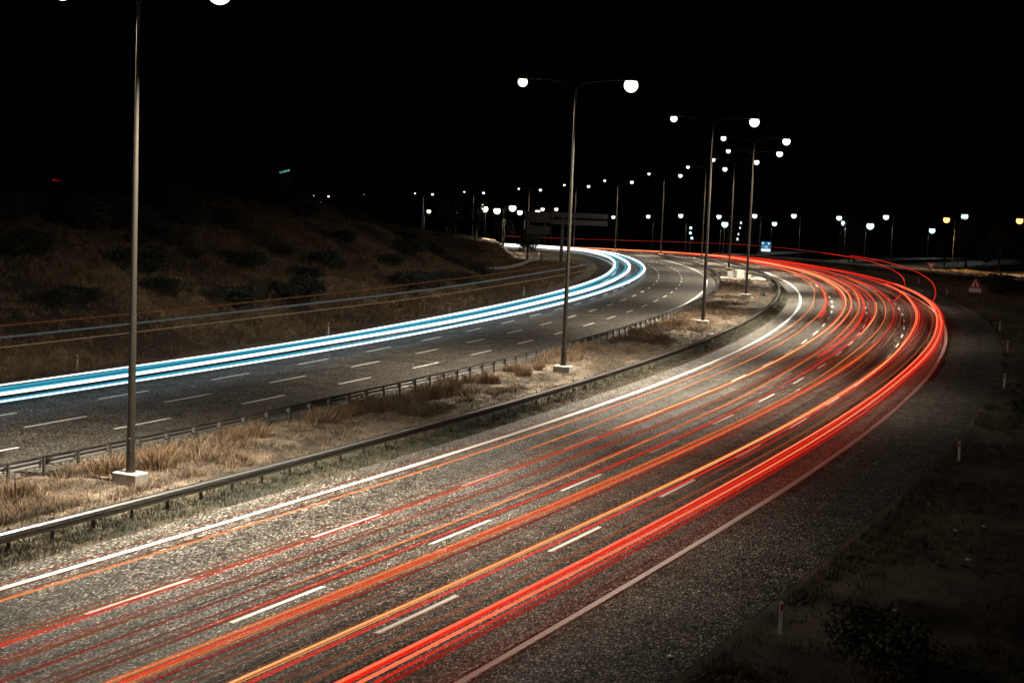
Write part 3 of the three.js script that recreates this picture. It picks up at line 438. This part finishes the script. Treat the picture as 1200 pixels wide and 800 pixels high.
const treeShapes = [[5.5, 2.6, 3.2], [8.5, 2.2, 4.2], [7, 3.4, 3.4]].map(([h, r, ry]) => {
  const cl = clumps(40, r, ry, r, h, 0.85), wood = [new THREE.CylinderGeometry(0.1, 0.24, h, 8).translate(0, h / 2, 0)];
  for (let k = 0; k < 9; k++) { const c = cl[k * 4]; wood.push(tube([[0, h * rr(0.35, 0.7), 0], [c[0] * 0.5, c[1] - 0.6, c[2] * 0.5], [c[0], c[1], c[2]]], 0.05, 5, 4)); }
  const bare = wood.map((g) => { g.deleteAttribute('uv'); return g.index ? g.toNonIndexed() : g; });
  return { crown: leaves(3400, inClumps(cl), 0.2, leafTone), trunk: mergeGeometries(bare) };
});
function tree(p, k, size, label, group) { const o = thing('tree', label, 'tree', [p[0], p[1] - 0.1, p[2]], rr(0, 6.3), group); o.scale.set(size * rr(0.9, 1.15), size, size * rr(0.9, 1.15)); part('trunk', treeShapes[k].trunk, M.bark, o); part('crown', treeShapes[k].crown, M.leaf, o); }
{
  const back = []; for (let i = 0; i < 26; i++) back.push([rr(70, 175), rr(-500, -300)]);
  back.forEach((b) => { const [s, t] = where(b[0], b[1]); if (t < 64) b[0] += 68 - t; for (const [x, z] of SLIP) if (Math.hypot(b[0] - x, b[1] - z) < 16) b[0] += 22; });
  back.sort((a, b) => a[0] / -a[1] - b[0] / -b[1]);
  back.forEach(([x, z], i) => tree(landXZ(x, z), i % 3, rr(0.75, 1.25), 'dark tree in the night behind the slip road, ' + ord(i + 1) + ' from the left', 'trees behind the slip road'));
  const left = [[-7, -262], [-12, -285], [-20, -270], [-28, -300], [-38, -280], [-15, -330], [-46, -310], [2.2, -285], [-60, -265], [-70, -290], [-85, -260], [-3, -350]].sort((a, b) => a[0] / -a[1] - b[0] / -b[1]);
  left.forEach(([x, z], i) => tree(landXZ(x, z), (i + 1) % 3, rr(0.55, 0.85), 'dark tree on the left side of the bend, ' + ord(i + 1) + ' from the left', 'trees at the end of the left bank'));
}

// dry grass: tall clumps one can count, short grass nobody could
function bladeGeo(n, radius, h0, h1, lean, width, tone) {
  const pos = [], col = [], idx = [];
  for (let i = 0; i < n; i++) {
    const a = rr(0, 6.283), d = radius * Math.sqrt(rnd()), x = Math.cos(a) * d, z = Math.sin(a) * d, h = rr(h0, h1) * (1 - 0.35 * d / radius), la = a + rr(-0.9, 0.9), l = lean * h * rr(0.2, 1), w = width * rr(0.6, 1.3), sa = rr(0, 3.14), sx = Math.cos(sa) * w, sz = Math.sin(sa) * w, q = pos.length / 3, c = tone();
    pos.push(x - sx, 0, z - sz, x + sx, 0, z + sz, x + Math.cos(la) * l * 0.35 - sx * 0.7, h * 0.6, z + Math.sin(la) * l * 0.35 - sz * 0.7, x + Math.cos(la) * l * 0.35 + sx * 0.7, h * 0.6, z + Math.sin(la) * l * 0.35 + sz * 0.7, x + Math.cos(la) * l, h, z + Math.sin(la) * l);
    idx.push(q, q + 1, q + 2, q + 1, q + 3, q + 2, q + 2, q + 3, q + 4); for (let k = 0; k < 5; k++) col.push(...c);
  }
  const g = new THREE.BufferGeometry(); g.setAttribute('position', new THREE.Float32BufferAttribute(pos, 3)); g.setAttribute('color', new THREE.Float32BufferAttribute(col, 3)); g.setIndex(idx); g.computeVertexNormals(); return g;
}
const tussocks = [0, 1, 2].map(() => bladeGeo(460, 0.6, 0.25, 1.3, 0.75, 0.011, () => { const k = rr(0.5, 1.3); return rnd() < 0.25 ? [0.2 * k, 0.15 * k, 0.09 * k] : [0.15 * k, 0.085 * k, 0.042 * k]; }));
{
  const spots = []; for (let i = 0; i < 44; i++) { const c = rr(92, 205); spots.push([c + rr(-1, 1), rr(-10.2, -7.9)]); }
  spots.push([107.5, -8.4], [108.6, -8.9], [109.8, -7.8], [110.9, -8.3], [101.7, -7.9], [100.5, -8.6], [99.4, -8.0], [117.3, -9], [118.5, -8.7], [124, -8.6], [135.6, -8.5], [178.7, -6.6], [167.5, -9.8], [125.5, -8.9], [127, -9]);
  spots.sort((a, b) => a[0] - b[0]);
  spots.forEach(([s, t], i) => { const o = solo('grass_tussock', tussocks[i % 3], M.straw, 'tall clump of dry brown grass behind the median guardrail, ' + ord(i + 1) + ' from the camera', 'grass clump', 'dry grass clumps along the median'); o.position.set(...landAt(s, t, -0.04)); o.rotation.y = rr(0, 6.3); const k = rr(0.4, 1.05); o.scale.set(k * rr(0.9, 1.4), k, k * rr(0.9, 1.4)); });
}
function field(name, label, n, geo, place, tone) {
  const m = new THREE.InstancedMesh(geo, M.blade, n), d = new THREE.Object3D(), c = new THREE.Color();
  for (let i = 0; i < n; i++) { const [s, t, k] = place(); d.position.set(...landAt(s, t, -0.02)); d.rotation.set(0, rr(0, 6.3), 0); d.scale.set(k * rr(0.8, 1.4), k * rr(0.6, 1.2), k * rr(0.8, 1.4)); d.updateMatrix(); m.setMatrixAt(i, d.matrix); const q = tone(); m.setColorAt(i, c.setRGB(...q)); }
  m.name = name; m.castShadow = m.receiveShadow = true; scene.add(m); tag(m, label, 'grass', null, 'stuff');
}
const plain = (g) => { g.deleteAttribute('color'); return g; };
const tuft = plain(bladeGeo(9, 0.13, 0.08, 0.26, 1.2, 0.008, () => [1, 1, 1])), fineTuft = plain(bladeGeo(26, 0.34, 0.12, 0.72, 1.0, 0.008, () => [1, 1, 1])), bigTuft = plain(bladeGeo(12, 0.3, 0.25, 0.7, 0.9, 0.02, () => [1, 1, 1]));
const nearBiased = (a, b) => a + (b - a) * Math.pow(rnd(), 1.8);
field('median_grass', 'short straw coloured dry grass covering the median', 26000, tuft, () => { let s, t; do { s = nearBiased(84, 330); t = rr(-10.4, -2.7); } while (fbm(s * 0.5, t * 0.5, 91) < 0.4 && rnd() < 0.8); return [s, t, rr(0.6, 1.3)]; }, () => { const k = rr(0.15, 1.4); return [0.17 * k, 0.125 * k, 0.08 * k]; });
field('median_scrub', 'patchy brown scrub grass along the far side of the median', 7600, fineTuft, () => { let s, t; do { s = nearBiased(84, 300); t = rr(-10.3, -5.2); } while (fbm(s * 0.22, t * 0.3, 95) < (t < -7.8 ? 0.5 : 0.6)); return [s, t, rr(0.4, 1.1)]; }, () => { const k = rr(0.3, 1.3); return rnd() < 0.3 ? [0.2 * k, 0.15 * k, 0.095 * k] : [0.12 * k, 0.075 * k, 0.042 * k]; });
field('rail_weeds', 'dark low weeds under the near guardrail', 9000, tuft, () => [nearBiased(84, 300), -2.5 + rr(-0.8, 0.9), rr(0.7, 1.6)], () => { const k = rr(0.4, 1.3); return [0.06 * k, 0.065 * k, 0.04 * k]; });
field('verge_grass', 'short dark dry grass on the right verge', 40000, tuft, () => { let s, t; do { s = nearBiased(84, 330); t = 20.1 + 30 * Math.pow(rnd(), 1.4); } while (fbm(s * 0.3, t * 0.3, 93) < 0.42 && rnd() < 0.85); return [s, t, rr(0.7, 1.8)]; }, () => { const k = rr(0.5, 1.3); return [0.11 * k, 0.084 * k, 0.048 * k]; });
field('bank_grass', 'brown dry grass on the left bank', 24000, bigTuft, () => { let s, t; do { s = rr(104, 330); t = rr(-62, -31); } while (fbm(s * 0.13, t * 0.13, 71) < 0.42 && rnd() < 0.75); return [s, t, rr(0.6, 1.3)]; }, () => { const k = rr(0.45, 1.3); return [0.27 * k, 0.185 * k, 0.11 * k]; });
field('far_verge_grass', 'dry grass around the far guardrail', 9000, bigTuft, () => [rr(255, 400), rr(22, 58), rr(0.5, 1.0)], () => { const k = rr(0.5, 1.3); return [0.22 * k, 0.15 * k, 0.08 * k]; });

// ---------------------------------------------------------------- small things
{
  const bits = [[97.6, 19.0, 'lying on the dark shoulder'], [123.4, 21.1, 'nearest the second right marker post'], [119.8, 23.8, 'farthest right on the verge'], [113.7, 24.1, 'in the middle of the right verge'], [118.6, 22.9, 'below the flattened one on the right verge'], [102.9, 21.9, 'just right of the nearest marker post'], [102.7, 22.4, 'beside the black bush at the bottom'], [106, 23.2, 'above the black bush at the bottom'], [119.3, -8.5, 'in the brown grass of the median'], [97.2, -0.4, 'on the near edge line at the lower left']];
  bits.forEach(([s, t, w]) => { const g = new THREE.IcosahedronGeometry(0.07, 1), p = g.attributes.position; for (let i = 0; i < p.count; i++) { const k = 0.6 + 0.8 * hash(Math.round(p.getX(i) * 1e3), Math.round(p.getY(i) * 1e3 + p.getZ(i) * 777), 5); p.setXYZ(i, p.getX(i) * k * 1.5, p.getY(i) * k * 0.6, p.getZ(i) * k); } g.computeVertexNormals(); const o = solo('litter', g, M.litter, 'scrap of white litter ' + w, 'litter', 'white litter'); o.position.set(...landAt(s, t, 0.05)); o.rotation.y = rr(0, 6); });
  const a = landAt(94.5, 19.95, 0.06), b = landAt(98.4, 20.5, 0.08);
  solo('metal_pipe', tube([a, [(a[0] + b[0]) / 2, (a[1] + b[1]) / 2 + 0.01, (a[2] + b[2]) / 2], b], 0.025, 8, 8), M.galv, 'thin bare metal pipe lying along the shoulder at the bottom', 'pipe');
  const slab = solo('paved_crossing', sheet(range(289, 302, 2), range(-10.2, -3.2, 1), (s, t) => land(s, t) > 0.2 ? land(s, t) + 0.02 : 0.24), M.concrete, 'pale concrete crossing paved through the median in the bend', 'paving', null, 'structure');
  const blocks = [[292, -7.2, 1.3, 1.2, 0.3, 'largest'], [294.5, -8.4, 0.9, 0.8, 1.1, 'dark-shadowed smaller'], [291.4, -5.9, 0.8, 0.6, 0.7, 'lowest']];
  blocks.forEach(([s, t, w, h, r, k]) => { const o = solo('concrete_block', new RoundedBoxGeometry(w, h, w * 0.8, 2, 0.05), M.concrete, k + ' of three pale concrete blocks on the paved median crossing', 'concrete block', 'blocks on the median crossing'); o.position.set(...at(s, t, 0.25 + h / 2)); o.rotation.y = r; });
}
renderer.render(scene, camera);
